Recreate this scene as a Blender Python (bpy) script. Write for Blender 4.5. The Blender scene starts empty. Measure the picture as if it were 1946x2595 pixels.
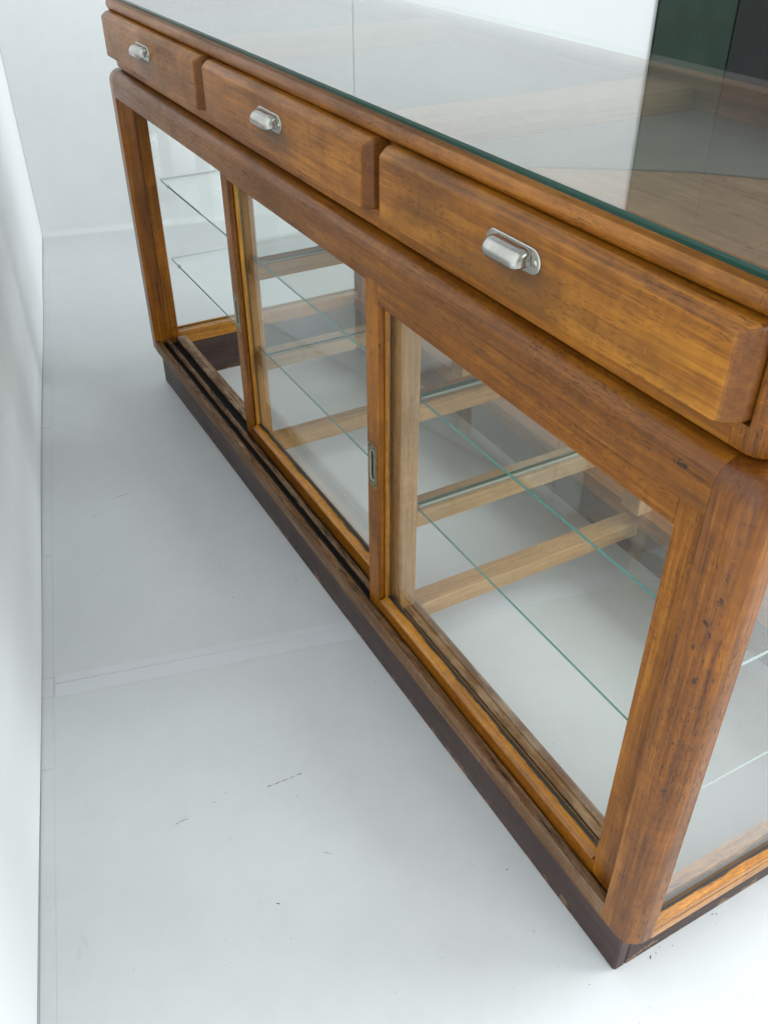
import bpy, bmesh, math, random
from mathutils import Vector, Matrix
random.seed(7)
R = math.radians
C = bpy.context.scene.collection
SC = bpy.context.scene

# ------------------------------------------------------------------ camera
CAM = Vector((0.36794, -0.53270, 1.15))
def make_camera(f_px=2297.0, pitch=R(36.352), yaw=R(28.863), roll=R(-0.126)):
    d = Vector((-math.cos(yaw)*math.cos(pitch), math.sin(yaw)*math.cos(pitch), -math.sin(pitch)))
    r = d.cross(Vector((0, 0, 1))).normalized(); u = r.cross(d)
    c, s = math.cos(roll), math.sin(roll)
    r, u = c*r + s*u, -s*r + c*u
    cd = bpy.data.cameras.new('camera'); cd.sensor_fit = 'VERTICAL'
    cd.sensor_height = 36.0; cd.sensor_width = 27.0
    cd.lens = f_px/2595.0*36.0
    cd.clip_start = 0.02; cd.clip_end = 200
    o = bpy.data.objects.new('camera', cd); C.objects.link(o)
    m = Matrix((r, u, -d)).transposed().to_4x4(); m.translation = CAM
    o.matrix_world = m
    SC.camera = o
make_camera()

# ------------------------------------------------------------------ light
w = bpy.data.worlds.new('World'); SC.world = w; w.use_nodes = True
wn = w.node_tree.nodes; wn['Background'].inputs[0].default_value = (0.88, 0.95, 0.99, 1)
wn['Background'].inputs[1].default_value = 0.60

def area(name, loc, target, sx, sy, power, col=(1, 1, 1)):
    l = bpy.data.lights.new(name, 'AREA'); l.shape = 'RECTANGLE'; l.size = sx; l.size_y = sy
    l.energy = power; l.color = col
    o = bpy.data.objects.new(name, l); C.objects.link(o); o.location = loc
    o.rotation_euler = (Vector(target)-Vector(loc)).to_track_quat('-Z', 'Y').to_euler()
    return o
area('window_light', (1.1, 3.3, 1.9), (1.1, 0.0, 0.5), 2.8, 2.0, 210, (0.945, 0.985, 1.0))
area('second_window_light', (3.2, 0.9, 1.8), (0.0, 0.0, 0.5), 2.2, 1.8, 62, (0.945, 0.985, 1.0))

SC.view_settings.view_transform = 'Standard'; SC.view_settings.look = 'None'
SC.view_settings.exposure = 0.12; SC.view_settings.gamma = 1.0
SC.view_settings.use_curve_mapping = False
SC.cycles.max_bounces = 12; SC.cycles.transparent_max_bounces = 40
SC.cycles.diffuse_bounces = 6; SC.cycles.glossy_bounces = 6
SC.cycles.use_denoising = True
SC.cycles.sample_clamp_indirect = 6.0

# ------------------------------------------------------------------ node helpers
def new_mat(name):
    m = bpy.data.materials.new(name); m.use_nodes = True
    nt = m.node_tree; nt.nodes.clear()
    out = nt.nodes.new('ShaderNodeOutputMaterial')
    return m, nt, out
def N(nt, t, **k):
    n = nt.nodes.new(t)
    for a, v in k.items():
        if a == 'ins':
            for i, val in v.items(): n.inputs[i].default_value = val
        else: setattr(n, a, v)
    return n
def L(nt, a, b): nt.links.new(a, b)
def math_n(nt, op, a, b=None, clamp=False):
    n = N(nt, 'ShaderNodeMath', operation=op); n.use_clamp = clamp
    for i, v in enumerate((a, b)):
        if v is None: continue
        if hasattr(v, 'is_output'): L(nt, v, n.inputs[i])
        else: n.inputs[i].default_value = v
    return n.outputs[0]
def mix_c(nt, fac, a, b, bt='MIX'):
    n = N(nt, 'ShaderNodeMix', data_type='RGBA', blend_type=bt); n.clamp_factor = True
    for i, v in ((0, fac), (6, a), (7, b)):
        if hasattr(v, 'is_output'): L(nt, v, n.inputs[i])
        elif i == 0: n.inputs[0].default_value = v
        else: n.inputs[i].default_value = (*v, 1)
    return n.outputs[2]
def ramp(nt, x, stops, interp='LINEAR'):
    n = N(nt, 'ShaderNodeValToRGB'); n.color_ramp.interpolation = interp
    e = n.color_ramp.elements
    while len(e) < len(stops): e.new(0.5)
    for q, (p, c) in zip(e, stops):
        q.position = p; q.color = (*c, 1) if len(c) == 3 else c
    L(nt, x, n.inputs[0]); return n.outputs[0]
def step(nt, x, a, b):
    n = N(nt, 'ShaderNodeMapRange', ins={1: a, 2: b}); n.interpolation_type = 'SMOOTHSTEP'
    L(nt, x, n.inputs[0]); return n.outputs[0]
def scaled(nt, vec, s):
    n = N(nt, 'ShaderNodeVectorMath', operation='MULTIPLY', ins={1: s}); L(nt, vec, n.inputs[0]); return n.outputs[0]
def noise4(nt, vec, seed, scale, detail=3, rough=0.55, dist=0.0):
    n = N(nt, 'ShaderNodeTexNoise', noise_dimensions='4D', ins={'Scale': scale, 'Detail': detail, 'Roughness': rough, 'Distortion': dist})
    L(nt, vec, n.inputs['Vector']); L(nt, seed, n.inputs['W']); return n.outputs['Fac']

def wood(name, dark, mid, light, rough=(0.27, 0.48), pore=0.5, blotch=0.5, wear=0.5, grime=None, stain=False, spec=0.3, coat=0.45, soft=False, marks=()):
    m, nt, out = new_mat(name)
    g = N(nt, 'ShaderNodeAttribute', attribute_name='grain').outputs['Vector']
    sd = N(nt, 'ShaderNodeAttribute', attribute_name='seed').outputs['Fac']
    # long figure
    n1 = noise4(nt, scaled(nt, g, (1.6, 26, 26)), sd, 1.0, 5, 0.62, 0.6)
    n2 = noise4(nt, scaled(nt, g, (9, 260, 260)), sd, 1.0, 4, 0.72)
    n3 = noise4(nt, scaled(nt, g, (4.5, 9, 9)), sd, 1.0, 4, 0.6, 0.4)      # patina clouds
    n6 = noise4(nt, scaled(nt, g, (60, 22, 22)), sd, 1.0, 2, 0.5, 0.8)      # cross ribbon figure
    t = math_n(nt, 'ADD', math_n(nt, 'MULTIPLY', n1, 0.52), math_n(nt, 'MULTIPLY', n2, 0.52))
    t = math_n(nt, 'ADD', t, math_n(nt, 'MULTIPLY', n6, 0.14))
    col = ramp(nt, t, [(0.45, dark), (0.59, mid), (0.72, light)])
    # tone shift per piece
    wn_ = N(nt, 'ShaderNodeTexWhiteNoise', noise_dimensions='1D'); L(nt, sd, wn_.inputs['W'])
    tone = N(nt, 'ShaderNodeMapRange', ins={3: 0.82, 4: 1.12}); L(nt, wn_.outputs['Value'], tone.inputs[0])
    hsv = N(nt, 'ShaderNodeHueSaturation'); L(nt, col, hsv.inputs['Color']); L(nt, tone.outputs[0], hsv.inputs['Value'])
    col = hsv.outputs[0]
    cl = step(nt, n3, 0.43, 0.70)
    col = mix_c(nt, math_n(nt, 'MULTIPLY', cl, blotch), col, tuple(c*0.45 for c in mid))
    # pores : short dark dashes along the grain
    p = noise4(nt, scaled(nt, g, (125, 680, 680)), sd, 1.0, 1, 0.5)
    pm = math_n(nt, 'MULTIPLY', step(nt, p, 0.56, 0.66), pore)
    pden = noise4(nt, scaled(nt, g, (5, 30, 30)), sd, 1.0, 2, 0.5)
    pm = math_n(nt, 'MULTIPLY', pm, step(nt, pden, 0.35, 0.6))
    col = mix_c(nt, pm, col, tuple(c*0.22 for c in dark))
    # scattered dings and dark spots
    v = N(nt, 'ShaderNodeTexNoise', noise_dimensions='4D', ins={'Scale': 1.0, 'Detail': 2.0, 'Roughness': 0.6})
    L(nt, scaled(nt, g, (38, 95, 95)), v.inputs['Vector']); L(nt, sd, v.inputs['W'])
    dm = step(nt, v.outputs['Fac'], 0.755, 0.785)
    col = mix_c(nt, math_n(nt, 'MULTIPLY', dm, 0.7), col, (0.02, 0.009, 0.004))
    # fine scratches (pale), random directions
    sc = noise4(nt, scaled(nt, g, (260, 30, 160)), sd, 1.0, 1, 0.5, 1.5)
    scm = math_n(nt, 'MULTIPLY', step(nt, sc, 0.70, 0.76), 0.35*wear)
    col = mix_c(nt, scm, col, tuple(min(1, c*1.7) for c in light))
    # worn pale edges; on the sill ledge also pale reflections put into the colour
    we = N(nt, 'ShaderNodeAttribute', attribute_name='edge').outputs['Fac']
    wm = math_n(nt, 'MULTIPLY', we, step(nt, noise4(nt, scaled(nt, g, (14, 40, 40)), sd, 1.0, 3, 0.6), 0.42, 0.66))
    col = mix_c(nt, math_n(nt, 'MULTIPLY', wm, 0.8*wear), col, tuple(min(1, c*1.25) for c in light))
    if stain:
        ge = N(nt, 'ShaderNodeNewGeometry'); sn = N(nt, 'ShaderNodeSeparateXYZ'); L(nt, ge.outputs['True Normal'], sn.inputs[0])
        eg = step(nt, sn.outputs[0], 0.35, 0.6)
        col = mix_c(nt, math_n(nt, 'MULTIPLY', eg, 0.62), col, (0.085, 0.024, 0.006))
        # hand-grime halo round the pull (drawer fronts have their grain centred on the pull)
        sx = N(nt, 'ShaderNodeSeparateXYZ'); L(nt, g, sx.inputs[0])
        ex = math_n(nt, 'MULTIPLY', math_n(nt, 'ADD', sx.outputs[0], -0.004), 12.0)
        ey = math_n(nt, 'MULTIPLY', math_n(nt, 'ADD', sx.outputs[1], 0.006), 30.0)
        rr = math_n(nt, 'SQRT', math_n(nt, 'ADD', math_n(nt, 'MULTIPLY', ex, ex), math_n(nt, 'MULTIPLY', ey, ey)))
        rr = math_n(nt, 'ADD', rr, math_n(nt, 'MULTIPLY', math_n(nt, 'SUBTRACT', n3, 0.5), 1.6))
        hm = math_n(nt, 'SUBTRACT', 1.0, step(nt, rr, 0.25, 1.15))
        col = mix_c(nt, math_n(nt, 'MULTIPLY', hm, 0.62), col, (0.055, 0.026, 0.011))
    for (mx, my, mz, mr, mk, mcol) in marks:
        gp = N(nt, 'ShaderNodeNewGeometry')
        dd = N(nt, 'ShaderNodeVectorMath', operation='SUBTRACT', ins={1: (mx, my, mz)}); L(nt, gp.outputs['Position'], dd.inputs[0])
        dl = N(nt, 'ShaderNodeVectorMath', operation='LENGTH'); L(nt, scaled(nt, dd.outputs[0], mk), dl.inputs[0])
        mn = N(nt, 'ShaderNodeTexNoise', ins={'Scale': 260.0, 'Detail': 3.0, 'Roughness': 0.7}); L(nt, gp.outputs['Position'], mn.inputs['Vector'])
        mm = math_n(nt, 'SUBTRACT', 1.0, step(nt, math_n(nt, 'ADD', math_n(nt, 'DIVIDE', dl.outputs['Value'], mr), math_n(nt, 'MULTIPLY', math_n(nt, 'SUBTRACT', mn.outputs['Fac'], 0.5), 3.2)), 0.45, 0.8))
        col = mix_c(nt, math_n(nt, 'MULTIPLY', mm, 0.9), col, mcol)
    rv = N(nt, 'ShaderNodeMapRange', ins={3: rough[0], 4: rough[1]}); L(nt, n3, rv.inputs[0]); rv.inputs[1].default_value = .3; rv.inputs[2].default_value = .7
    rgh = math_n(nt, 'ADD', rv.outputs[0], math_n(nt, 'MULTIPLY', pm, 0.25), clamp=True)
    if grime:
        gm = N(nt, 'ShaderNodeAttribute', attribute_name='grime').outputs['Fac']
        gn = noise4(nt, scaled(nt, g, (16, 150, 150)), sd, 1.0, 6, 0.78)
        gg = step(nt, math_n(nt, 'ADD', gm, math_n(nt, 'MULTIPLY', math_n(nt, 'SUBTRACT', n3 if soft else gn, 0.5), 1.0 if soft else 1.5)), 0.05 if soft else 0.38, 0.85 if soft else 0.62)
        col = mix_c(nt, gg, col, grime)
        rgh = math_n(nt, 'ADD', rgh, math_n(nt, 'MULTIPLY', gg, 0.0 if soft else 0.3), clamp=True)
    b = N(nt, 'ShaderNodeBsdfPrincipled'); L(nt, col, b.inputs['Base Color']); L(nt, rgh, b.inputs['Roughness'])
    b.inputs['Specular IOR Level'].default_value = spec
    b.inputs['Coat Weight'].default_value = coat; b.inputs['Coat Roughness'].default_value = 0.24
    # broad darkened patches of old varnish
    h = math_n(nt, 'SUBTRACT', math_n(nt, 'MULTIPLY', n2, 0.5), pm)
    h = math_n(nt, 'SUBTRACT', h, math_n(nt, 'MULTIPLY', dm, 1.5))
    h = math_n(nt, 'ADD', h, math_n(nt, 'MULTIPLY', n3, 0.8))
    bp = N(nt, 'ShaderNodeBump', ins={'Strength': 0.22, 'Distance': 0.0012}); L(nt, h, bp.inputs['Height'])
    L(nt, bp.outputs[0], b.inputs['Normal']); L(nt, b.outputs[0], out.inputs[0])
    return m

M = {}
M['amber'] = wood('amber_wood', (0.095, 0.029, 0.0026), (0.243, 0.080, 0.0044), (0.39, 0.150, 0.010), coat=0.0)
M['post'] = wood('post_wood', (0.078, 0.023, 0.0026), (0.222, 0.071, 0.0044), (0.37, 0.140, 0.010), coat=0.22, grime=(0.060, 0.014, 0.003), soft=True,
    marks=[(x_, -0.0165, z_, r_, (1, 1, k_), c_) for (x_, z_, r_, k_, c_) in (
        (0.0015, 0.612, 0.0034, 0.8, (0.02, 0.010, 0.007)), (-0.004, 0.578, 0.0022, 0.5, (0.03, 0.013, 0.007)), (0.009, 0.668, 0.0030, 0.5, (0.035, 0.012, 0.005)), (0.010, 0.640, 0.0034, 0.4, (0.035, 0.012, 0.005)), (0.008, 0.602, 0.0030, 0.4, (0.03, 0.011, 0.005)),
        (0.010, 0.570, 0.0026, 0.4, (0.03, 0.012, 0.006)), (0.007, 0.545, 0.0030, 0.35, (0.035, 0.014, 0.007)), (0.012, 0.505, 0.0030, 0.22, (0.44, 0.26, 0.11)), (0.004, 0.455, 0.0022, 0.8, (0.03, 0.012, 0.006)),
        (0.008, 0.385, 0.0036, 0.5, (0.045, 0.02, 0.010)), (-0.010, 0.21, 0.0030, 0.7, (0.04, 0.018, 0.009)), (0.002, 0.30, 0.0022, 0.4, (0.05, 0.02, 0.010)), (0.011, 0.118, 0.0018, 1.0, (0.02, 0.010, 0.006)))])
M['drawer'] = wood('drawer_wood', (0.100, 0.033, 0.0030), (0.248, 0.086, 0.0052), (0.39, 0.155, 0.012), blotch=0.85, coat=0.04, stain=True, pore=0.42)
M['red'] = wood('red_brown_wood', (0.085, 0.026, 0.0026), (0.205, 0.067, 0.0045), (0.33, 0.126, 0.010), blotch=0.65, coat=0.08, marks=[(-0.062, -0.0165, 0.738, 0.0060, (0.6, 1, 1.3), (0.012, 0.007, 0.004)), (-1.02, -0.016, 0.735, 0.006, (0.5, 1, 2), (0.02, 0.009, 0.005))])
M['sill'] = wood('track_wood', (0.060, 0.027, 0.010), (0.17, 0.078, 0.027), (0.27, 0.185, 0.115), grime=(0.012, 0.009, 0.007), coat=0.0, wear=1.1, rough=(0.4, 0.6))
M['bead'] = wood('bead_wood', (0.17, 0.054, 0.004), (0.40, 0.155, 0.009), (0.58, 0.27, 0.025), grime=(0.014, 0.010, 0.006))
M['pale'] = wood('pale_inner_wood', (0.24, 0.125, 0.045), (0.40, 0.225, 0.088), (0.52, 0.33, 0.15), coat=0.0, rough=(0.5, 0.65), pore=0.4, blotch=0.2, wear=0.2, spec=0.3)
M['tray'] = wood('tray_wood', (0.19, 0.10, 0.045), (0.31, 0.172, 0.085), (0.40, 0.24, 0.125), coat=0.0, rough=(0.5, 0.65), pore=0.4, blotch=0.25, wear=0.2, spec=0.3)
M['plinth'] = wood('dark_painted_wood', (0.032, 0.017, 0.014), (0.052, 0.029, 0.024), (0.076, 0.044, 0.037), coat=0.1, rough=(0.4, 0.6), pore=0.3, blotch=0.3, wear=0.0)

def plinth_chips(m):
    # chipped paint along the bottom edge shows raw wood
    nt = m.node_tree
    b = [n for n in nt.nodes if n.type == 'BSDF_PRINCIPLED'][0]
    src = b.inputs['Base Color'].links[0].from_socket
    geo = N(nt, 'ShaderNodeNewGeometry'); s = N(nt, 'ShaderNodeSeparateXYZ'); L(nt, geo.outputs['Position'], s.inputs[0])
    nz = N(nt, 'ShaderNodeTexNoise', ins={'Scale': 26.0, 'Detail': 4.0, 'Roughness': 0.75}); L(nt, scaled(nt, geo.outputs['Position'], (1, 1, 2.2)), nz.inputs['Vector'])
    low = math_n(nt, 'SUBTRACT', 1.0, step(nt, s.outputs[2], 0.0, 0.035))
    k = step(nt, math_n(nt, 'ADD', nz.outputs['Fac'], math_n(nt, 'MULTIPLY', low, 0.16)), 0.70, 0.725)
    L(nt, mix_c(nt, k, src, (0.20, 0.115, 0.055)), b.inputs['Base Color'])
plinth_chips(M['plinth'])

def simple(name, col, rough=0.5, metal=0.0, spec=0.5, bump=None, var=None):
    m, nt, out = new_mat(name)
    b = N(nt, 'ShaderNodeBsdfPrincipled', ins={'Base Color': (*col, 1), 'Roughness': rough, 'Metallic': metal, 'Specular IOR Level': spec})
    if var or bump:
        tc = N(nt, 'ShaderNodeTexCoord')
        nz = N(nt, 'ShaderNodeTexNoise', ins={'Scale': (var or bump)[0], 'Detail': 4.0, 'Roughness': 0.6}); L(nt, tc.outputs['Object'], nz.inputs['Vector'])
        if var:
            L(nt, mix_c(nt, step(nt, nz.outputs['Fac'], .35, .7), col, var[1]), b.inputs['Base Color'])
            mr = N(nt, 'ShaderNodeMapRange', ins={3: rough*0.75, 4: min(1, rough*1.35)}); L(nt, nz.outputs['Fac'], mr.inputs[0]); L(nt, mr.outputs[0], b.inputs['Roughness'])
        if bump:
            bp = N(nt, 'ShaderNodeBump', ins={'Strength': bump[1], 'Distance': bump[2]}); L(nt, nz.outputs['Fac'], bp.inputs['Height']); L(nt, bp.outputs[0], b.inputs['Normal'])
    L(nt, b.outputs[0], out.inputs[0]); return m
M['nickel'] = simple('worn_nickel', (0.47, 0.46, 0.43), 0.17, 1.0, var=(55, (0.38, 0.37, 0.335)))
M['brass'] = simple('old_brass', (0.36, 0.30, 0.18), 0.36, 1.0, var=(140, (0.20, 0.165, 0.095)))
M['brass_rim'] = simple('polished_brass_rim', (0.62, 0.56, 0.42), 0.22, 1.0)
M['hole'] = simple('screw_and_recess_shade', (0.012, 0.010, 0.008), 0.6)
M['steel'] = simple('steel_peg', (0.7, 0.7, 0.7), 0.25, 1.0)
M['felt'] = simple('grey_liner', (0.19, 0.175, 0.155), 0.9, spec=0.1, var=(7, (0.16, 0.147, 0.132)))
M['scuff'] = simple('rubber_scuff', (0.20, 0.195, 0.19), 0.7)
M['crumb'] = simple('dark_crumbs', (0.03, 0.026, 0.022), 0.8)

def glass(name, tint, F0=0.042, film=1.0, haze=0.0):
    m, nt, out = new_mat(name)
    geo = N(nt, 'ShaderNodeNewGeometry')
    dt = N(nt, 'ShaderNodeVectorMath', operation='DOT_PRODUCT'); L(nt, geo.outputs['Incoming'], dt.inputs[0]); L(nt, geo.outputs['Normal'], dt.inputs[1])
    c = math_n(nt, 'ABSOLUTE', dt.outputs['Value'])
    k = math_n(nt, 'POWER', math_n(nt, 'SUBTRACT', 1.0, c, clamp=True), 5.0)
    F = math_n(nt, 'ADD', math_n(nt, 'MULTIPLY', k, 1-F0), F0, clamp=True)
    tr = N(nt, 'ShaderNodeBsdfTransparent', ins={0: (*tint, 1)})
    gl = N(nt, 'ShaderNodeBsdfGlossy', ins={'Roughness': 0.0, 'Color': (1, 1, 1, 1)})
    # a thin, uneven film of dust and wiping marks
    tc = N(nt, 'ShaderNodeTexCoord')
    n1 = N(nt, 'ShaderNodeTexNoise', ins={'Scale': 7.0, 'Detail': 6.0, 'Roughness': 0.65}); L(nt, tc.outputs['Object'], n1.inputs['Vector'])
    n2 = N(nt, 'ShaderNodeTexNoise', ins={'Scale': 420.0, 'Detail': 1.0}); L(nt, tc.outputs['Object'], n2.inputs['Vector'])
    dust = math_n(nt, 'MULTIPLY', step(nt, n1.outputs['Fac'], 0.4, 0.75), 0.018)
    dust = math_n(nt, 'ADD', dust, math_n(nt, 'MULTIPLY', step(nt, n2.outputs['Fac'], 0.83, 0.86), 0.22))
    dust = math_n(nt, 'ADD', math_n(nt, 'MULTIPLY', dust, film), haze)
    df = N(nt, 'ShaderNodeBsdfDiffuse', ins={0: (0.50, 0.46, 0.42, 1)})
    a = N(nt, 'ShaderNodeMixShader'); L(nt, dust, a.inputs[0]); L(nt, tr.outputs[0], a.inputs[1]); L(nt, df.outputs[0], a.inputs[2])
    b = N(nt, 'ShaderNodeMixShader'); L(nt, F, b.inputs[0]); L(nt, a.outputs[0], b.inputs[1]); L(nt, gl.outputs[0], b.inputs[2])
    L(nt, b.outputs[0], out.inputs[0]); return m
M['pane'] = glass('pane_glass', (0.975, 0.985, 0.98))
M['shelf'] = glass('shelf_glass', (0.975, 0.988, 0.984), film=0.3)
M['top'] = glass('counter_top_glass', (0.95, 0.97, 0.96), film=0.5, haze=0.055)
M['edge_bright'] = simple('shelf_glass_bright_end', (0.62, 0.70, 0.69), 0.06, spec=0.7)  # opaque near-white: light coming through the glass end put into its colour
M['edge'] = simple('shelf_glass_edge', (0.035, 0.20, 0.165), 0.06, spec=0.7)
M['edge_pale'] = simple('shelf_glass_end', (0.30, 0.39, 0.37), 0.05, spec=0.7)  # pale end: light caught in the glass put into its colour
M['edge_dark'] = simple('top_glass_edge', (0.004, 0.050, 0.036), 0.08, spec=0.6)

# ------------------------------------------------------------------ mesh helpers
class P:
    """one mesh object put together from several pieces of timber / metal"""
    def __init__(s): s.v = []; s.f = []; s.mi = []; s.sm = []; s.g = []; s.seed = []; s.gr = []; s.ed = []
    def add(s, verts, faces, axis=0, seed=None, mi=0, smooth=False, grime=None, edge=None, centre=None):
        o = len(s.v); sd = random.random()*40 if seed is None else seed
        off = Vector((random.random()*5, random.random()*5, random.random()*5)) if centre is None else -Vector(centre)
        for i, q in enumerate(verts):
            q = Vector(q); s.v.append(q); p = q + off
            s.g.append({0: (p.x, p.z, p.y), 1: (p.y, p.z, p.x), 2: (p.z, p.x, p.y)}[axis])
            s.seed.append(sd); s.gr.append(grime(q) if grime else 0.0)
            s.ed.append(edge[i] if edge else 0.0)
        for k, q in enumerate(faces):
            s.f.append([a+o for a in q]); s.mi.append(mi if isinstance(mi, int) else mi[k]); s.sm.append(smooth)
        return s
    def bm(s, bm, **k):
        bm.verts.ensure_lookup_table(); bm.verts.index_update()
        ed = k.pop('edge', None)
        s.add([v.co.copy() for v in bm.verts], [[v.index for v in f.verts] for f in bm.faces], edge=ed, **k); bm.free(); return s
    def box(s, a, b, bev=0.0012, seg=1, edgewear=True, **k):
        bm = bmesh.new(); bmesh.ops.create_cube(bm, size=1)
        a, b = Vector(a), Vector(b)
        for v in bm.verts: v.co = Vector(((a.x+b.x)/2+v.co.x*(b.x-a.x), (a.y+b.y)/2+v.co.y*(b.y-a.y), (a.z+b.z)/2+v.co.z*(b.z-a.z)))
        if bev: bmesh.ops.bevel(bm, geom=bm.edges[:], offset=bev, segments=seg, affect='EDGES', profile=0.5)
        return s.bm(bm, **k)
    def extrude(s, prof, axis, a, b, **k):
        """closed profile of 2-D points swept along an axis. axis 0: (y,z); 1: (x,z); 2: (x,y)"""
        n = len(prof); vs = []
        for t in (a, b):
            for (p, q) in prof: vs.append({0: (t, p, q), 1: (p, t, q), 2: (p, q, t)}[axis])
        fs = [[i, (i+1) % n, n+(i+1) % n, n+i] for i in range(n)] + [list(range(n))[::-1], list(range(n, 2*n))]
        return s.add(vs, fs, axis=axis, **k)
    def sweep(s, path, prof, axis=0, **k):
        """path of (x,y,nx,ny); profile closed loop of (outward offset, z)"""
        n = len(prof); vs = []; fs = []
        for (x, y, nx, ny) in path:
            for (o, z) in prof: vs.append((x+nx*o, y+ny*o, z))
        for j in range(len(path)-1):
            for i in range(n): fs.append([j*n+i, j*n+(i+1) % n, (j+1)*n+(i+1) % n, (j+1)*n+i])
        fs += [list(range(n))[::-1], [(len(path)-1)*n+i for i in range(n)]]
        return s.add(vs, fs, axis=axis, **k)
    def loft(s, rings, **k):
        n = len(rings[0]); vs = [q for r in rings for q in r]; fs = []
        for j in range(len(rings)-1):
            for i in range(n): fs.append([j*n+i, j*n+(i+1) % n, (j+1)*n+(i+1) % n, (j+1)*n+i])
        fs += [list(range(n))[::-1], [(len(rings)-1)*n+i for i in range(n)]]
        return s.add(vs, fs, **k)
    def build(s, name, mats, parent=None, smooth_angle=None):
        me = bpy.data.meshes.new(name)
        c = Vector((0, 0, 0))
        lo = Vector([min(v[i] for v in s.v) for i in range(3)]); hi = Vector([max(v[i] for v in s.v) for i in range(3)])
        c = (lo+hi)/2
        me.from_pydata([v-c for v in s.v], [], s.f)
        for m in (mats if isinstance(mats, (list, tuple)) else [mats]): me.materials.append(m)
        me.polygons.foreach_set('material_index', s.mi)
        me.polygons.foreach_set('use_smooth', s.sm)
        at = me.attributes.new('grain', 'FLOAT_VECTOR', 'POINT'); at.data.foreach_set('vector', [x for q in s.g for x in q])
        for nm, dat in (('seed', s.seed), ('grime', s.gr), ('edge', s.ed)):
            at = me.attributes.new(nm, 'FLOAT', 'POINT'); at.data.foreach_set('value', dat)
        bm = bmesh.new(); bm.from_mesh(me); bmesh.ops.recalc_face_normals(bm, faces=bm.faces[:]); bm.to_mesh(me); bm.free()
        if smooth_angle is not None:
            me.polygons.foreach_set('use_smooth', [True]*len(me.polygons))
            me.set_sharp_from_angle(angle=R(smooth_angle))
        o = bpy.data.objects.new(name, me); C.objects.link(o)
        if parent is not None:
            o.parent = parent; o.location = c - world(parent)
        else: o.location = c
        return o
def world(o):
    l = Vector(o.location)
    while o.parent: o = o.parent; l += Vector(o.location)
    return l
def arc(cx, cy, r, a0, a1, n): return [(cx+r*math.cos(R(a0+(a1-a0)*i/n)), cy+r*math.sin(R(a0+(a1-a0)*i/n))) for i in range(n+1)]
def tag(o, label=None, cat=None, group=None, kind=None):
    for k, v in (('label', label), ('category', cat), ('group', group), ('kind', kind)):
        if v: o[k] = v
    return o

# ------------------------------------------------------------------ room : floor and two walls (turned 12.2 deg to the counter)
TH = R(12.2); ORG = Vector((-3.088, -0.045, 0))
ex = Vector((math.cos(TH), -math.sin(TH), 0)); ey = Vector((math.sin(TH), math.cos(TH), 0))
def room(u, v, z=0): return ORG + ex*u + ey*v + Vector((0, 0, z))   # u along left wall toward the camera, v into the room
def room_mat(name, base, alt, rough, floor=False):
    m, nt, out = new_mat(name)
    geo = N(nt, 'ShaderNodeNewGeometry'); pos = geo.outputs['Position']
    n1 = N(nt, 'ShaderNodeTexNoise', ins={'Scale': 1.3, 'Detail': 6.0, 'Roughness': 0.6}); L(nt, pos, n1.inputs['Vector'])
    n2 = N(nt, 'ShaderNodeTexNoise', ins={'Scale': 16.0, 'Detail': 5.0, 'Roughness': 0.7}); L(nt, pos, n2.inputs['Vector'])
    n3 = N(nt, 'ShaderNodeTexNoise', ins={'Scale': 150.0, 'Detail': 2.0}); L(nt, pos, n3.inputs['Vector'])
    f = math_n(nt, 'ADD', math_n(nt, 'MULTIPLY', n1.outputs['Fac'], 0.6), math_n(nt, 'MULTIPLY', n2.outputs['Fac'], 0.4))
    col = mix_c(nt, step(nt, f, 0.38, 0.66), base, alt)
    if floor:
        # faint scuffs and specks trodden into the sheet
        sp = N(nt, 'ShaderNodeTexNoise', ins={'Scale': 120.0, 'Detail': 1.0}); L(nt, pos, sp.inputs['Vector'])
        den = N(nt, 'ShaderNodeTexNoise', ins={'Scale': 2.6, 'Detail': 2.0}); L(nt, pos, den.inputs['Vector'])
        k = math_n(nt, 'MULTIPLY', step(nt, sp.outputs['Fac'], 0.765, 0.80), step(nt, den.outputs['Fac'], 0.42, 0.62))
        col = mix_c(nt, math_n(nt, 'MULTIPLY', k, 0.45), col, (0.16, 0.155, 0.15))
        st = N(nt, 'ShaderNodeTexNoise', ins={'Scale': 1.0, 'Detail': 3.0, 'Distortion': 1.5}); L(nt, scaled(nt, pos, (9, 40, 1)), st.inputs['Vector'])
        col = mix_c(nt, math_n(nt, 'MULTIPLY', step(nt, st.outputs['Fac'], 0.70, 0.78), 0.10), col, (0.30, 0.29, 0.28))
    b = N(nt, 'ShaderNodeBsdfPrincipled', ins={'Specular IOR Level': 0.35}); L(nt, col, b.inputs['Base Color'])
    mr = N(nt, 'ShaderNodeMapRange', ins={3: rough*0.85, 4: rough*1.2}); L(nt, f, mr.inputs[0]); L(nt, mr.outputs[0], b.inputs['Roughness'])
    h = math_n(nt, 'ADD', math_n(nt, 'MULTIPLY', n2.outputs['Fac'], 1.0), math_n(nt, 'MULTIPLY', n3.outputs['Fac'], 0.10))
    bp = N(nt, 'ShaderNodeBump', ins={'Strength': 0.12, 'Distance': 0.004}); L(nt, h, bp.inputs['Height']); L(nt, bp.outputs[0], b.inputs['Normal'])
    L(nt, b.outputs[0], out.inputs[0]); return m
M['floor'] = room_mat('white_sheet_floor', (0.605, 0.624, 0.628), (0.65, 0.666, 0.668), 0.40, True)
M['tape'] = room_mat('floor_tape', (0.635, 0.652, 0.675), (0.67, 0.685, 0.71), 0.36)
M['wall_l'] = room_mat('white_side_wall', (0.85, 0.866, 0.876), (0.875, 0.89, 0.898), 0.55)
M['wall'] = room_mat('white_wall_paint', (0.615, 0.635, 0.632), (0.645, 0.665, 0.662), 0.55)

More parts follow.
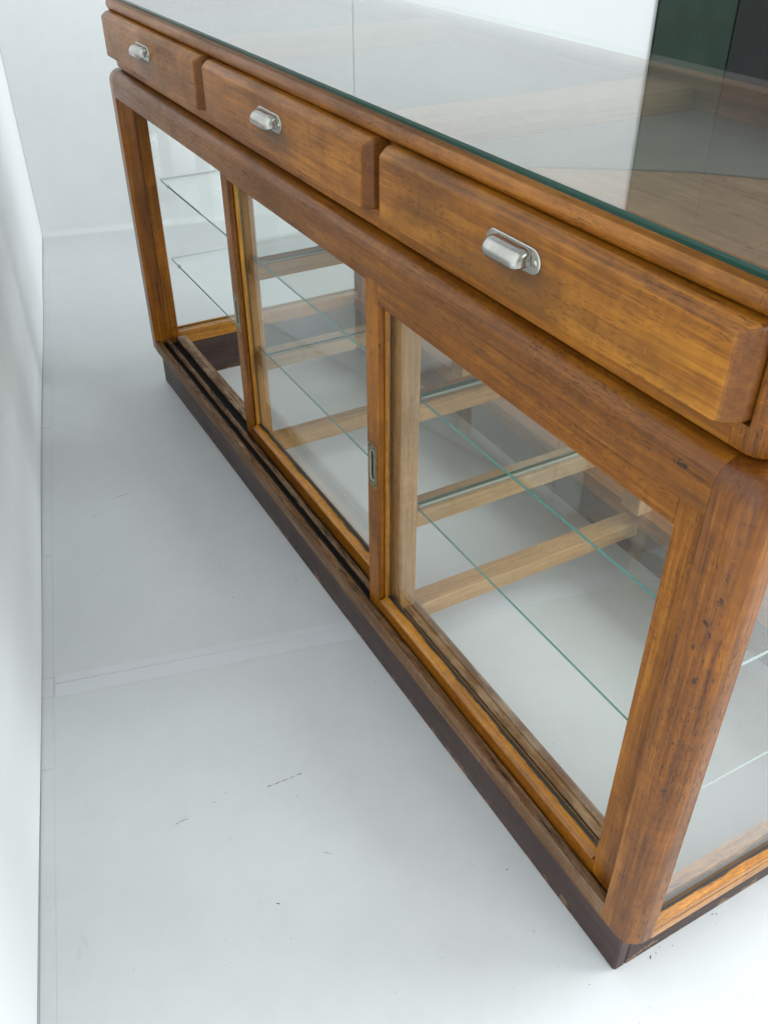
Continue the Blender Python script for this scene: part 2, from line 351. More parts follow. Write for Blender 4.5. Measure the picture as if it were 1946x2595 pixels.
p = P(); q = [room(-0.2, -0.2), room(7, -0.2), room(7, 7), room(-0.2, 7)]
p.add([v for v in q] + [v-Vector((0, 0, 0.1)) for v in q], [[0, 1, 2, 3], [7, 6, 5, 4], [0, 4, 5, 1], [1, 5, 6, 2], [2, 6, 7, 3], [3, 7, 4, 0]])
tag(p.build('floor', M['floor']), kind='structure')

def slab_uv(p, u0, u1, v0, v1, z0, z1, **k):
    q = [room(u0, v0), room(u1, v0), room(u1, v1), room(u0, v1)]
    p.add([v+Vector((0, 0, z1)) for v in q] + [v+Vector((0, 0, z0)) for v in q],
          [[0, 1, 2, 3], [7, 6, 5, 4], [0, 4, 5, 1], [1, 5, 6, 2], [2, 6, 7, 3], [3, 7, 4, 0]], **k)
# tape strips : one along the left wall in lengths, one across the floor
p = P(); us = [0.06, 0.62, 1.415, 1.932, 2.279, 2.325, 2.478, 3.2, 4.4]
for a, b in zip(us, us[1:]): slab_uv(p, a+0.0012, b-0.0012, 0.002, 0.0215, 0.0002, 0.0009, mi=1)
def skew_strip(ua, ub, v0, v1, k, z0, z1):
    q = [room(ua+k*v0, v0), room(ub+k*v0, v0), room(ub+k*v1, v1), room(ua+k*v1, v1)]
    p.add([v+Vector((0, 0, z1)) for v in q] + [v+Vector((0, 0, z0)) for v in q],
          [[0, 1, 2, 3], [7, 6, 5, 4], [0, 4, 5, 1], [1, 5, 6, 2], [2, 6, 7, 3], [3, 7, 4, 0]])
skew_strip(2.2766, 2.2946, 0.024, 3.2, 0.022, 0.0004, 0.0012); skew_strip(2.2958, 2.3273, 0.024, 3.2, 0.020, 0.0004, 0.0010)
tag(p.build('floor_tape', [M['tape'], M['floor']]), kind='structure')

# left wall : boards with slightly uneven faces
p = P(); rnd = random.Random(3)
edges_u = [-0.15, 0.46, 1.2, 1.81, 2.66, 3.5, 5.2]
for i, (a, b) in enumerate(zip(edges_u, edges_u[1:])):
    d0, d1 = 0.0, 0.0
    n = 6; vs = []; 
    for j in range(n+1):
        t = j/n; u = a+(b-a)*t
        v = d0+(d1-d0)*t + 0.0028*math.sin(math.pi*t)*(1 if i % 2 else -0.5)
        for z in (0.004, 3.0): vs.append(room(u, v, z))
    base = len(vs)
    for j in range(n+1):
        u = a+(b-a)*j/n
        for z in (0.004, 3.0): vs.append(room(u, -0.12, z))
    fs = []
    for j in range(n):
        fs += [[2*j, 2*j+2, 2*j+3, 2*j+1], [base+2*j+1, base+2*j+3, base+2*j+2, base+2*j], [2*j+1, 2*j+3, base+2*j+3, base+2*j+1], [2*j, base+2*j, base+2*j+2, 2*j+2]]
    fs += [[0, 1, base+1, base], [2*n, base+2*n, base+2*n+1, 2*n+1]]
    p.add(vs, fs, smooth=False)
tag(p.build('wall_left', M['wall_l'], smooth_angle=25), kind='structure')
p = P()
slab_uv(p, -0.14, 0.0, 0.0, 1.186, 0.0, 3.0); slab_uv(p, -0.14, 0.003, 1.18603, 1.214, 0.0, 3.0); slab_uv(p, -0.14, 0.0005, 1.21403, 5.0, 0.0, 3.0)
# soft cove where the wall meets the floor
co = [(0, 0), (0.022, 0)] + [(0.022-0.022*math.sin(R(a)), 0.022-0.022*math.cos(R(a))) for a in (15, 30, 45, 60, 75)] + [(0, 0.022)]
vs = []; 
for v in (0.0, 5.0):
    for (u, z) in co: vs.append(room(u, v, z))
n = len(co)
p.add(vs, [[i, (i+1) % n, n+(i+1) % n, n+i] for i in range(n)] + [list(range(n))[::-1], list(range(n, 2*n))])
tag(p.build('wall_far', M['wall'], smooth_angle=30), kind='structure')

# dark panels leaning by the far wall, right of the counter
M['green'] = simple('dark_green_lacquer', (0.015, 0.029, 0.020), 0.5, spec=0.12, var=(6, (0.021, 0.037, 0.027)))
M['black'] = simple('charcoal_board', (0.015, 0.017, 0.016), 0.6, spec=0.12, var=(4, (0.022, 0.024, 0.023)))
def panel(name, v0, v1, u0, u1, mat, label):
    p = P(); slab_uv(p, u0, u1, v0, v1, 0.0, 2.75)
    return tag(p.build(name, mat), label, 'panel')
panel('green_panel', 2.392, 2.737, 0.003, 0.020, M['green'], 'tall dark green panel standing against the white wall behind the counter')
panel('charcoal_panel', 2.7385, 4.9, 0.003, 0.026, M['black'], 'charcoal black panel at the right edge of the photo beside the green one')

# ------------------------------------------------------------------ the counter
root = bpy.data.objects.new('display_counter', None); C.objects.link(root); root.location = (-0.9, 0.3, 0)
tag(root, 'long vintage wooden shop counter with glass sides, three drawers, sliding doors and glass top', 'display counter')
XF, XN = -1.8245, 0.0235      # end planes of the lower case
YF, YB = -0.017, 0.617        # front and back planes
ZP = 0.10

# plinth
p = P()
p.box((-1.801, 0.0, 0.0), (0.0, 0.018, ZP), axis=0, bev=0.0025)
p.box((-1.801, 0.582, 0.0), (0.0, 0.600, ZP), axis=0)
p.box((-0.018, 0.0182, 0.0), (0.0, 0.5818, ZP), axis=1, bev=0.0015)
p.box((-1.801, 0.0182, 0.0), (-1.785, 0.5818, ZP), axis=1, bev=0.0015)
p.build('plinth', M['plinth'], root)

# corner posts with a domed top
def post(front, near):
    rr = 0.025; wx, wy = 0.049, 0.036
    def ring(s, z):
        r = max(rr-s, 0.0008); x1 = -s; y0 = s        # local: outer x = 0 (towards +x), outer y = 0
        pts = [(-wx, wy), (-wx, y0)] + arc(-s-r, s+r, r, -90, 0, 8) + [(x1, wy)]
        out = []
        for (x, y) in pts:
            X = XN+x if near else XF-x
            Y = YF+y if front else YB-y
            out.append((X, Y, z))
        return out
    rings = [ring(0.002, ZP+0.0004), ring(0, ZP+0.0025), ring(0, 0.4), ring(0, 0.712), ring(0, 0.736)]
    for a in range(15, 91, 15): rings.append(ring(0.0245*(1-math.cos(R(a))), 0.736+0.025*math.sin(R(a))))
    return P().loft(rings, axis=2, grime=lambda q: min(0.55, max(0.0, (q.z-0.722)/0.05)))
for fr in (True, False):
    for nr in (True, False):
        post(fr, nr).build('corner_post', M['post'], root, smooth_angle=35)

# inner guide strips behind the front posts
for (xa, xb) in ((-1.800, -1.7757), (-0.0252, -0.001)):
    P().box((xa, 0.0195, 0.128), (xb, 0.0465, 0.744), axis=2).build('guide_strip', M['amber'], root)

# front track sill with two grooves
def sill_grime(q):
    if q.z < 0.105: return 0.0
    if q.z < 0.1272 and q.y < -0.0165: return 0.02
    if q.y < -0.0035: return 0.42
    if q.y < 0.0375: return 0.95 if q.z < 0.12 else 0.46
    return 0.26
prof = [(YF, ZP+0.0004), (YF, 0.1265), (YF+0.0015, 0.128), (-0.010, 0.128), (-0.004, 0.1278), (-0.0035, 0.114), (0.0088, 0.114), (0.0092, 0.126), (0.0145, 0.1268), (0.0198, 0.126), (0.0202, 0.114), (0.0368, 0.114), (0.0372, 0.128), (0.050, 0.1282), (0.0502, 0.1262), (0.0512, 0.1262), (0.0514, 0.1282), (0.064, 0.128), (0.064, ZP+0.0004)]
xs = [-1.7752 + (1.7752-0.0257)*i/40 for i in range(41)]
p = P(); n = len(prof); vs = [(x, a, b) for x in xs for (a, b) in prof]; fs = []
for j in range(40):
    for i in range(n): fs.append([j*n+i, j*n+(i+1) % n, (j+1)*n+(i+1) % n, (j+1)*n+i])
fs += [list(range(n))[::-1], [40*n+i for i in range(n)]]
p.add(vs, fs, axis=0, grime=sill_grime, edge=[1.0 if (q[1] > 0.0205 and q[2] > 0.12) else 0.0 for q in vs])  # pale ledge: weathered grey, with reflections along the glass put into its colour
p.build('track_sill', M['sill'], root)

# upper rails with quarter-round top
def rail_prof(y0, sgn, depth):   # returns (coordinate, z) ; y0 outer plane, sgn = direction inward
    pr = [(y0, 0.7085), (y0, 0.736)]
    pr += [(y0+sgn*(0.025-0.025*math.cos(R(a))), 0.736+0.025*math.sin(R(a))) for a in (12, 24, 36, 48, 60, 72, 84, 90)]
    pr += [(y0+sgn*depth, 0.761), (y0+sgn*depth, 0.7085)]
    return pr
P().extrude(rail_prof(YF, 1, 0.08), 0, -1.7752, -0.0258).build('upper_rail', M['red'], root, smooth_angle=35)
P().extrude(rail_prof(YB, -1, 0.06), 0, -1.7752, -0.0258).build('upper_rail', M['red'], root, smooth_angle=35)
for (x0, s) in ((XN, -1), (XF, 1)):
    P().extrude(rail_prof(x0, s, 0.045), 1, YF+0.0363, YB-0.0363).build('upper_rail', M['red'], root, smooth_angle=35)
P().box((-1.775, 0.066, 0.742), (-0.026, 0.553, 0.7585), axis=0).build('inner_ceiling_board', M['pale'], root)

# bottom rails of the ends and the back
def end_grime(sgn, x0):
    def g(q): return 0.80 if (abs(q.x-x0) > 0.0085 and abs(q.x-x0) < 0.0125 and q.z > 0.13) else (0.30 if q.z > 0.128 and abs(q.x-x0) < 0.009 else 0.0)
    return g
for (x0, s) in ((XN, -1), (XF, 1)):
    pr = [(x0, ZP+0.0004), (x0, 0.1145), (x0+s*0.0008, 0.1155), (x0+s*0.003, 0.1155), (x0+s*0.003, 0.1172), (x0+s*0.0006, 0.1172), (x0+s*0.0004, 0.126), (x0+s*0.002, 0.1285), (x0+s*0.006, 0.1325), (x0+s*0.0088, 0.137), (x0+s*0.0092, 0.138),
          (x0+s*0.0120, 0.138), (x0+s*0.0124, 0.134), (x0+s*0.0375, 0.134), (x0+s*0.0375, ZP+0.0004)]
    ys = [YF+0.0363+(YB-YF-0.0726)*i/30 for i in range(31)]
    n = len(pr); vs = [(a, y, b) for y in ys for (a, b) in pr]; fs = []
    for j in range(30):
        for i in range(n): fs.append([j*n+i, j*n+(i+1) % n, (j+1)*n+(i+1) % n, (j+1)*n+i])
    fs += [list(range(n))[::-1], [30*n+i for i in range(n)]]
    P().add(vs, fs, axis=1, grime=end_grime(s, x0) if s < 0 else None).build('bottom_rail', M['bead'], root)
P().box((-1.7752, 0.553, ZP+0.0004), (-0.0258, YB, 0.134), axis=0).build('bottom_rail', M['amber'], root)

# fixed middle posts, cross rails
for x, (px0, px1, py0, py1) in ((-0.620, (-0.6385, -0.597, 0.029, 0.0572)), (-1.224, (-1.2630, -1.2440, 0.0545, 0.0785))):
    q = P()
    if x > -1:      # a groove and a bead run down the front face
        pr = [(px0, py1), (px0, py0), (-0.6205, py0), (-0.6200, py0+0.0022), (-0.6165, py0+0.0022), (-0.6160, py0), (px1-0.0012, py0), (px1, py0+0.0012), (px1, py1)]
        q.extrude(pr, 2, 0.1285, 0.7415)
    else:
        q.box((px0, py0, 0.1285), (px1, py1, 0.7415), axis=2, seed=3.3); q.box((px0, 0.0648, 0.085), (px1, py1, 0.1283), axis=2, bev=0, seed=3.3)
    q.build('middle_post', M['pale'], root)
    P().box((x-0.023, 0.540, 0.1345), (x+0.023, 0.576, 0.7415), axis=2).build('middle_post', M['pale'], root)
    P().box((x-0.020, 0.0645, 0.085), (x+0.020, 0.5525, 0.1155), axis=1).build('cross_rail', M['pale'], root)
    for z in (0.516, 0.324):
        P().box((x-0.0195, 0.0576, z-0.0385), (x+0.0215, 0.5395, z-0.0085), axis=1).build('cross_rail', M['pale'], root)

# panes of both ends and the back
def slab_faces(a, b, bev=0.0006):
    """glass slab: faces normal to the thin axis get material 0, rims material 1"""
    bm = bmesh.new(); bmesh.ops.create_cube(bm, size=1); a, b = Vector(a), Vector(b)
    for v in bm.verts: v.co = Vector(((a.x+b.x)/2+v.co.x*(b.x-a.x), (a.y+b.y)/2+v.co.y*(b.y-a.y), (a.z+b.z)/2+v.co.z*(b.z-a.z)))
    return bm
def glass_slab(a, b, name, gm, em, parent, corner=0.0):
    d = [abs(b[i]-a[i]) for i in range(3)]; t = d.index(min(d))
    u, v = [i for i in range(3) if i != t]
    r = corner
    c = [(a[u], a[v]), (b[u], a[v]), (b[u], b[v]), (a[u], b[v])]
    if r:
        lo_u, hi_u, lo_v, hi_v = min(a[u], b[u]), max(a[u], b[u]), min(a[v], b[v]), max(a[v], b[v])
        c = arc(hi_u-r, lo_v+r, r, -90, 0, 4)+arc(hi_u-r, hi_v-r, r, 0, 90, 4)+arc(lo_u+r, hi_v-r, r, 90, 180, 4)+arc(lo_u+r, lo_v+r, r, 180, 270, 4)
    n = len(c); vs = []
    for tt in (a[t], b[t]):
        for (x, y) in c:
            q = [0, 0, 0]; q[t] = tt; q[u] = x; q[v] = y; vs.append(tuple(q))
    fs = [list(range(n))[::-1], list(range(n, 2*n))] + [[i, (i+1) % n, n+(i+1) % n, n+i] for i in range(n)]
    mats = [gm, em]; mi = [0, 0]+[1]*n
    if name == 'glass_shelf':
        mats += [M['edge_pale'], M['edge_dark'] if a[0] > -1.5 else M['edge_bright']]
        for i in range(n):
            p0, p1 = Vector(vs[i]), Vector(vs[(i+1) % n]); e = p1-p0
            if abs(e.y) > abs(e.x)*3: mi[2+i] = 2 if a[0] > -0.7 else 3
    if name == 'glass_top':
        for i in range(n):
            if min(vs[i][1], vs[(i+1) % n][1]) > 0.45: mi[2+i] = 0
    return P().add(vs, fs, mi=mi).build(name, mats, parent)
glass_slab((0.0106, 0.0195, 0.1345), (0.0144, 0.580, 0.742), 'end_pane', M['pane'], M['edge_dark'], root)
glass_slab((-1.8120, 0.0195, 0.1345), (-1.8082, 0.580, 0.742), 'end_pane', M['pane'], M['edge_dark'], root)
for (xa, xb) in ((-1.774, -0.9005), (-0.8995, -0.027)):
    glass_slab((xa, 0.594, 0.1345), (xb, 0.598, 0.742), 'back_pane', M['pane'], M['edge_dark'], root)

# sliding doors
def door(x0, x1, y, name_grp=None):
    z0, z1, sw, rw = 0.1285, 0.7078, 0.0325, 0.030
    rail_top = 0.0435
    dep = 0.0255
    def bead_grime(q): return 0.62 if q.z < z0+rw+0.006 and q.y > y+0.011 else 0.05
    p = P()
    p.box((x0, y, z0), (x0+sw, y+0.010, z1), axis=2, bev=0.0007)
    p.box((x1-sw-0.003, y, z0), (x1, y+0.010, z1), axis=2, bev=0.0007)
    p.box((x0+sw+0.0004, y, z1-rail_top), (x1-sw-0.0034, y+0.010, z1), axis=0, bev=0.0007)
    p.box((x0+sw+0.0004, y, z0-0.012), (x1-sw-0.0034, y+0.010, z0+rw-0.0125), axis=0, bev=0.0007)
    # tongue under the stiles
    p.box((x0+0.001, y+0.0005, z0-0.012), (x0+sw, y+0.0085, z0-0.0003), axis=0, bev=0.0004)
    p.box((x1-sw-0.003, y+0.0005, z0-0.012), (x1-0.001, y+0.0085, z0-0.0003), axis=0, bev=0.0004)
    # inner layer
    p.box((x0, y+0.0106, z0), (x0+sw-0.0006, y+dep, z1), axis=2, bev=0.0006)
    p.box((x1-sw-0.0024, y+0.0106, z0), (x1, y+dep, z1), axis=2, bev=0.0006)
    p.box((x0+sw, y+0.0106, z1-rail_top+0.001), (x1-sw-0.003, y+dep, z1), axis=0, bev=0.0006)
    p.box((x0+sw, y+0.0106, z0+0.0005), (x1-sw-0.003, y+dep, z0+rw-0.0135), axis=0, bev=0.0006)
    fr = p.build('sliding_door', M['amber'], root)
    # glazing bead
    b = P(); bi = 0.0045
    xa, xb = x0+sw+0.0002, x1-sw-0.0034; za, zb = z0+rw-0.0125, z1-rail_top
    b.box((xa, y+0.0112, za), (xa+bi, y+0.0185, zb), axis=2, bev=0.0010)
    b.box((xb-bi, y+0.0112, za), (xb, y+0.0185, zb), axis=2, bev=0.0010)
    b.box((xa+bi, y+0.0112, zb-bi), (xb-bi, y+0.0185, zb), axis=0, bev=0.0010)
    # sloping bottom bead, dirty along the glass
    nseg = 24
    pr = [(y+0.0006, za+0.0002), (y+0.001, za+0.0010), (y+0.007, za+0.0038), (y+0.0125, za+0.0052), (y+0.0160, za+0.0058), (y+0.0185, za+0.0060), (y+0.0185, za+0.0002)]
    vs = [(xa+bi+(xb-xa-2*bi)*j/nseg, q, r_) for j in range(nseg+1) for (q, r_) in pr]; fs = []; n = len(pr)
    for j in range(nseg):
        for i in range(n): fs.append([j*n+i, j*n+(i+1) % n, (j+1)*n+(i+1) % n, (j+1)*n+i])
    fs += [list(range(n))[::-1], [nseg*n+i for i in range(n)]]
    b.add(vs, fs, axis=0, grime=lambda q: 0.70 if q.y > y+0.0150 else (0.36 if q.y > y+0.010 else 0.06))
    b.build('glazing_bead', M['bead'], fr)
    glass_slab((xa+0.0005, y+0.0188, za+0.001), (xb-0.0005, y+0.0222, zb-0.0005), 'glass_pane', M['pane'], M['edge_dark'], fr)
    # flush brass finger pull on the left stile
    cx, cz, hw, hh = x0+sw*0.5, 0.403, 0.0135, 0.0385
    slot = []
    for k in range(24):
        a = 2*math.pi*k/24; slot.append((0.0058*math.cos(a), (0.0205 if math.sin(a) >= 0 else -0.0205)+0.0058*math.sin(a)))
    pl = P(); n = 24
    outer = []
    for k in range(24):
        a = 2*math.pi*k/24; c_, s_ = math.cos(a), math.sin(a); t = min(hw/abs(c_) if abs(c_) > 1e-6 else 9, hh/abs(s_) if abs(s_) > 1e-6 else 9)
        outer.append((c_*t, s_*t))
    # snap the ring to the plate's corners
    for (cxs, czs) in ((1, 1), (-1, 1), (-1, -1), (1, -1)):
        k = min(range(24), key=lambda i: (outer[i][0]-cxs*hw)**2+(outer[i][1]-czs*hh)**2); outer[k] = (cxs*hw, czs*hh)
    yy = y-0.0009
    vs = [(cx+a, yy, cz+b_) for a, b_ in outer] + [(cx+a, yy, cz+b_) for a, b_ in slot] + [(cx+a, y+0.0002, cz+b_) for a, b_ in outer] + [(cx+a*0.9, y-0.0001, cz+b_*0.97) for a, b_ in slot]
    fs = []
    for i in range(n):
        j = (i+1) % n
        fs += [[i, j, n+j, n+i], [i, 2*n+i, 2*n+j, j], [n+i, n+j, 3*n+j, 3*n+i]]
    fs += [[2*n+i for i in range(n)]]
    pl.add(vs, fs, mi=0)
    plate = pl.build('finger_pull', M['brass'], fr)
    cup = P()
    vs = [(cx+a*0.9, y-0.00025, cz+b_*0.97) for a, b_ in slot]
    # raised bright rim round the recess
    rim = P(); ring = []
    for k in range(24):
        a, b_ = slot[k]; l = 1.0
        ring.append([(cx+a*f, yy-hgt, cz+b_*f2) for (f, f2, hgt) in ((0.96, 0.99, -0.0003), (1.03, 1.006, 0.0006), (1.14, 1.03, -0.0002))])
    vv = [q for r_ in ring for q in r_]; ff = []
    for k in range(24):
        j = (k+1) % 24
        ff += [[3*k, 3*j, 3*j+1, 3*k+1], [3*k+1, 3*j+1, 3*j+2, 3*k+2]]
    rim.add(vv, ff, smooth=True); rim.build('recess_rim', M['brass_rim'], fr)
    hol = P(); hol.add([(cx+a*0.88, y-0.0004, cz+b_*0.965) for a, b_ in slot], [list(range(24))[::-1]])  # flat dark face: shade of the hollow painted as colour
    for (sx, sz) in ((-0.0075, 0.0325), (0.0075, 0.0325), (-0.0075, -0.0325), (0.0075, -0.0325)):
        hol.add([(cx+sx+0.0017*math.cos(2*math.pi*k/10), yy-0.00025, cz+sz+0.0017*math.sin(2*math.pi*k/10)) for k in range(10)], [list(range(10))[::-1]])
    hol.build('recess', M['hole'], fr)
    return fr
door(-0.649, -0.0335, 0.0)
door(-1.2655, -0.640, 0.0272)

# glass shelves, their pegs
SH = {'a': (-1.8065, -1.1985), 'b': (-1.1960, -0.6088), 'c': (-0.6068, -0.0070)}
for z in (0.516, 0.324):
    for k, (xa, xb) in SH.items():
        if k == 'c': zz = z-0.003
        elif k == 'b': zz = z+0.002
        else: zz = z
        glass_slab((xa, 0.063, zz-0.0045), (xb, 0.530, zz), 'glass_shelf', M['shelf'], M['edge'], root, corner=0.006)
    for (x, s) in ((-1.7755, 1), (-0.0255, -1)):
        for y in (0.070, 0.556):
            q = P(); xa, xb = sorted((x, x+s*0.011)); q.box((xa, y-0.004, z-0.0145), (xb, y+0.004, z-0.0064), bev=0.001); q.build('shelf_peg', M['steel'], root)

# drawer case above
def rrect(x0, x1, y0, y1, r, n=6):
    return [(x, y) for (x, y) in arc(x1-r, y0+r, r, -90, 0, n)+arc(x1-r, y1-r, r, 0, 90, n)+arc(x0+r, y1-r, r, 90, 180, n)+arc(x0+r, y0+r, r, 180, 270, n)]
CX0, CX1, CY0, CY1 = -1.800, 0.0, 0.0, 0.5135
Z0, Z1 = 0.7640, 0.877
P().box((CX0+0.0305, 0.0125, 0.7935), (CX1-0.0199, 0.030, Z1), axis=0).build('case_front', M['red'], root)
strip = [(0.030, Z0+0.0005), (0.004, Z0+0.0005), (0.0012, Z0+0.0025), (0.0, Z0+0.006), (0.0, 0.788), (0.002, 0.791), (0.030, 0.7925)]
P().extrude(strip, 0, CX0+0.0352, CX1-0.0352).build('case_strip', M['amber'], root, smooth_angle=30)
for near in (True, False):
    def cring(z, s=0.0, wd=0.035):
        r = min(max(0.022-s, 0.001), wd-0.001); pts = [(-wd, 0.034), (-wd, s)] + arc(-s-r, s+r, r, -90, 0, 8) + [(-s, 0.034)]
        return [((CX1+x) if near else (CX0-x), CY0+y, z) for x, y in pts]
    up = 0.0195 if near else 0.030
    q = P(); sd = random.random()*40
    q.loft([cring(Z0+0.0004, 0.005), cring(Z0+0.002, 0.002), cring(Z0+0.006), cring(0.7905)], axis=2, seed=sd, centre=(3, 1, 2))
    q.loft([cring(0.7905, 0, up), cring(Z1, 0, up)], axis=2, seed=sd, centre=(3, 1, 2))
    q.build('case_corner', M['amber'], root, smooth_angle=35)
    xa, xb = (CX1-0.018, CX1) if near else (CX0, CX0+0.018)
    P().box((xa, 0.0345, Z0), (xb, CY1, Z1), axis=1).build('case_end', M['amber'], root)
P().box((CX0+0.019, CY1-0.018, Z0), (CX1-0.019, CY1, Z1), axis=0).build('case_back', M['tray'], root)

# display tray seen through the glass top: wooden floor, cross dividers, grey liners
P().box((CX0+0.019, 0.0305, 0.843), (CX1-0.019, CY1-0.019, 0.853), axis=0).build('tray_floor', M['tray'], root)
for (xa, xb) in ((-0.682, -0.602), (-1.300, -1.228)):
    q = P(); q.box((xa, 0.031, 0.8535), (xb, CY1-0.0195, 0.884), axis=1)
    q.build('tray_divider', M['tray'], root)
for (xa, xb) in ((-1.780, -1.306), (-1.222, -0.688)):
    P().box((xa, 0.034, 0.8532), (xb, CY1-0.022, 0.8550), axis=0, bev=0.0008).build('tray_liner', M['felt'], root)
# the liner of the near compartment is cut on a curve and leaves part of the wooden floor bare
yb_ = CY1-0.022
pts = [(-0.598, 0.034), (-0.598, yb_), (-0.05, yb_), (-0.165, 0.430), (-0.245, 0.380), (-0.3185, 0.327), (-0.3775, 0.277), (-0.418, 0.223), (-0.460, 0.165), (-0.500, 0.100), (-0.545, 0.034)]
q = P(); n = len(pts); q.add([(x, y, 0.8532) for x, y in pts]+[(x, y, 0.8550) for x, y in pts], [list(range(n))[::-1], list(range(n, 2*n))]+[[i, (i+1) % n, n+(i+1) % n, n+i] for i in range(n)])
q.build('tray_liner', M['felt'], root)

# bullnose moulding round the top
mp = [(-0.030, 0.8775), (-0.002, 0.8775)] + [(0.0058*math.sin(R(a))-0.0006, 0.8868-0.0093*math.cos(R(a))) for a in range(15, 166, 15)] + [(-0.002, 0.8955), (-0.006, 0.8965), (-0.030, 0.8965)]
P().sweep([(-1.766, 0, 0, -1), (-0.0345, 0, 0, -1)], mp, axis=0).build('top_moulding', M['red'], root, smooth_angle=35)
def corner_path(near):
    pth = []
    for a in range(0, 91, 10):
        ca, sa = math.cos(R(90-a)), math.sin(R(90-a))
        x, y = (CX1-0.030+0.030*math.sin(R(a)), 0.030-0.030*math.cos(R(a)))
        nx, ny = math.sin(R(a)), -math.cos(R(a))
        pth.append((x, y, nx, ny) if near else (CX0-(x-CX1), y, -nx, ny))
    st = (CX1-0.0342, 0, 0, -1) if near else (CX0+0.0338, 0, 0, -1)
    en = (CX1, CY1, 1, 0) if near else (CX0, CY1, -1, 0)
    return [st]+pth+[en]
P().sweep(corner_path(True), mp, axis=1).build('top_moulding', M['red'], root, smooth_angle=35)
P().sweep(corner_path(False), mp, axis=1).build('top_moulding', M['red'], root, smooth_angle=35)
P().sweep([(-1.799, CY1-0.0001, 0, 1), (-0.001, CY1-0.0001, 0, 1)], mp, axis=0).build('top_moulding', M['red'], root, smooth_angle=35)

# glass top
glass_slab((-1.792, 0.0095, 0.8970), (-0.008, 0.516, 0.9040), 'glass_top', M['top'], M['edge_dark'], root, corner=0.012)

# drawers
def drawer(x0, x1, xb):
    z0, z1, yf, yb = 0.7935, 0.8695, -0.0215, 0.0119
    cx, cz = (x0+x1)/2, (z0+z1)/2
    # front face x0..x1, z0..zf ; the body behind it is wider, with a broad chamfer on the right and the top
    ir, it, il, ib, dep = xb-x1, 0.0090, 0.0035, 0.0008, 0.0125
    zf = 0.8672
    def ring(f, y):
        a0, a1, b0, b1 = x0-il*(1-f), x1+ir*(1-f), z0-ib*(1-f), zf+it*(1-f)
        return [(a, y, b) for a, b in rrect(a0, a1, b0, b1, 0.0035+0.002*(1-f), 4)]
    rings = [ring(0, yb)]; ed = [0.0]*20
    rings = []; ed = []
    for (f, yy, e_) in ((0, yb, 0), (0, yf+dep, .1), (0.05, yf+0.85*dep, .4), (0.2, yf+0.66*dep, .2), (0.5, yf+0.36*dep, .15), (0.78, yf+0.13*dep, .5), (0.92, yf+0.035*dep, .9), (1.0, yf, .7), (1.35, yf, 0)):
        r_ = ring(f, yy); rings.append(r_); ed += [e_]*len(r_)
    d = P().loft(rings, axis=0, centre=(cx, 0, cz), edge=ed).build('drawer', M['drawer'], root, smooth_angle=32)
    pc = Vector((cx-0.003, yf, 0.8405))
    # back plate
    hp, hl = 0.0125, 0.0435
    st = arc(hl-hp, 0, hp, -90, 90, 10)+arc(-(hl-hp), 0, hp, 90, 270, 10)
    rg = []
    for (f, y) in ((0.0, 0.0002), (0.0, -0.0009), (0.0008, -0.0017), (0.0025, -0.0019)):
        k = (hp-f)/hp
        rg.append([(pc.x+(a-math.copysign(hl-hp, a))*k+math.copysign(hl-hp, a), pc.y+y, pc.z+b_*k) for a, b_ in st])
    P().loft(rg).build('pull_plate', M['nickel'], d, smooth_angle=35)
    # hollow hooded pull, open underneath
    Lh, pr_, ht, er = 0.0300, 0.0190, 0.0122, 0.0100
    xs_ = [-Lh+er*(1-math.cos(R(a))) for a in (0, 12, 25, 40, 55, 72, 90)] + [-Lh+er+(2*Lh-2*er)*k/8 for k in range(1, 8)] + [Lh-er*(1-math.cos(R(a))) for a in (90, 72, 55, 40, 25, 12, 0)]
    nv = 16; vs = []
    for xx in xs_:
        k = max(0.0, abs(xx)-(Lh-er))/er; e = math.sqrt(max(0.0, 1-k*k))
        for j in range(nv+1):
            a = R(90-122*j/nv)
            yy = -pr_*(max(0.0, math.cos(a))**0.8)*(0.12+0.88*e) if j else 0.0
            zz = ht*math.sin(a)*(0.62+0.38*e) - 0.0010
            vs.append((pc.x+xx, pc.y-0.0018+yy, pc.z+zz))
    fs = []; nu = len(xs_)-1
    for i in range(nu):
        for j in range(nv):
            a0 = i*(nv+1)+j; fs.append([a0, a0+nv+1, a0+nv+2, a0+1])
    for i, flip in ((0, 1), (nu, 0)):
        f_ = [i*(nv+1)+j for j in range(nv+1)]; fs.append(f_ if flip else f_[::-1])
    ho = P().add(vs, fs).build('pull_hood', M['nickel'], d, smooth_angle=50)
    so = ho.modifiers.new('thickness', 'SOLIDIFY'); so.thickness = 0.0011; so.offset = -1
    for sx in (-1, 1):
        s = P(); c0 = (pc.x+sx*0.0365, pc.z)
        rs = [[(c0[0]+r_*math.cos(2*math.pi*k/12), pc.y-h, c0[1]+r_*math.sin(2*math.pi*k/12)) for k in range(12)] for (r_, h) in ((0.0034, 0.0018), (0.0032, 0.0024), (0.0022, 0.0030), (0.0008, 0.0032))]
        s.loft(rs); s.build('screw', M['nickel'], d, smooth_angle=60)
    return d
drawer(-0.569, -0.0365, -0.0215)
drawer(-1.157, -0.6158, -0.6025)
drawer(-1.763, -1.2025, -1.1885)

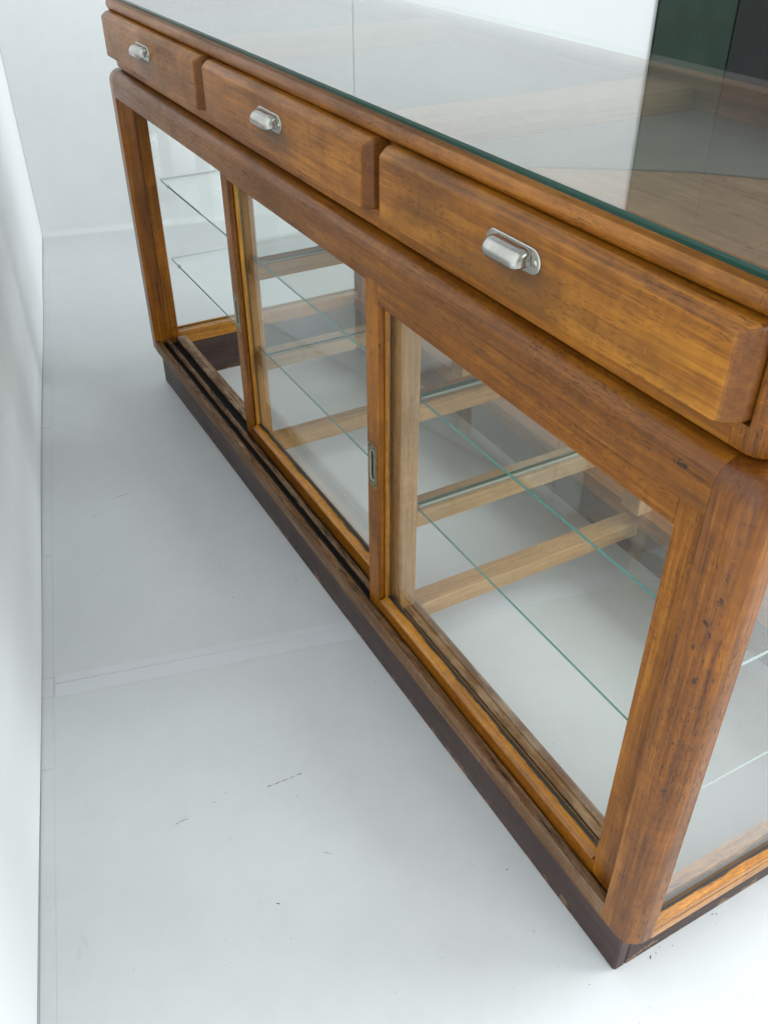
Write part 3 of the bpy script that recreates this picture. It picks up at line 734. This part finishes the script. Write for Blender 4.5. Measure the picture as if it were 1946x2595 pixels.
# ------------------------------------------------------------------ dirt : crumbs lying on the floor
p = P(); rn = random.Random(11)
def crumb(x, y, s, ln=1.0):
    a = rn.random()*6.28; c, sn = math.cos(a), math.sin(a)
    vs = []
    for (px, py, pz) in ((-1, -.5, 0), (1, -.6, 0), (1.1, .5, 0), (-.9, .6, 0), (-.6, -.3, .6), (.7, -.3, .7), (.6, .4, .6), (-.5, .3, .5)):
        px *= ln*(0.8+0.4*rn.random()); py *= 0.8+0.4*rn.random()
        vs.append((x+s*(px*c-py*sn), y+s*(px*sn+py*c), 0.0001+s*pz))
    p.add(vs, [[3, 2, 1, 0], [4, 5, 6, 7], [0, 1, 5, 4], [1, 2, 6, 5], [2, 3, 7, 6], [3, 0, 4, 7]])
for i in range(26): crumb(0.01+rn.random()*0.26, -0.18+rn.random()*0.42, 0.0003+0.0004*rn.random()**2, 1+2*rn.random()**3)
for i in range(60): crumb(-1.7+rn.random()*1.75, -0.02-rn.random()**1.6*0.42, 0.0004+0.0006*rn.random()**2, 1+2*rn.random()**3)
for i in range(7): crumb(0.004+rn.random()*0.01, 0.05+rn.random()*0.25, 0.0004+0.0006*rn.random(), 1+2*rn.random())
for i in range(30): crumb(-1.6+rn.random()*1.5, 0.1+rn.random()*0.4, 0.0004+0.0005*rn.random(), 1.5)
tag(p.build('floor_crumbs', M['crumb']), kind='stuff')

# short dark scuff marks rubbed into the floor
p = P(); rn = random.Random(5)
def scuff(a, b, wid, gap):
    a, b = Vector((*a, 0)), Vector((*b, 0)); d = (b-a).normalized(); nrm = Vector((-d.y, d.x, 0)); Lh = (b-a).length; t = 0
    while t < Lh:
        l = 0.004+rn.random()*0.007; off = (rn.random()-.5)*wid*1.2; w_ = wid*(0.3+rn.random()*0.7)
        c0 = a+d*t+nrm*off; c1 = a+d*min(Lh, t+l)+nrm*(off+(rn.random()-.5)*wid)
        m_ = (c0+c1)/2
        v = [c0, m_-nrm*w_, c1, m_+nrm*w_*0.7]
        up = Vector((0, 0, 0.0007))
        p.add([q+up for q in v]+[q+up*0.3 for q in v], [[0, 1, 2, 3], [7, 6, 5, 4], [0, 4, 5, 1], [1, 5, 6, 2], [2, 6, 7, 3], [3, 7, 4, 0]])
        t += l+gap*rn.random()
scuff((-0.4705, -0.2740), (-0.4690, -0.2150), 0.0009, 0.004)
scuff((-0.4755, -0.4160), (-0.4760, -0.3970), 0.0006, 0.002)
scuff((-0.330, -0.247), (-0.322, -0.238), 0.0006, 0.004)
scuff((-1.33, -0.27), (-1.335, -0.235), 0.0005, 0.004)
tag(p.build('scuff_marks', M['scuff']), kind='stuff')
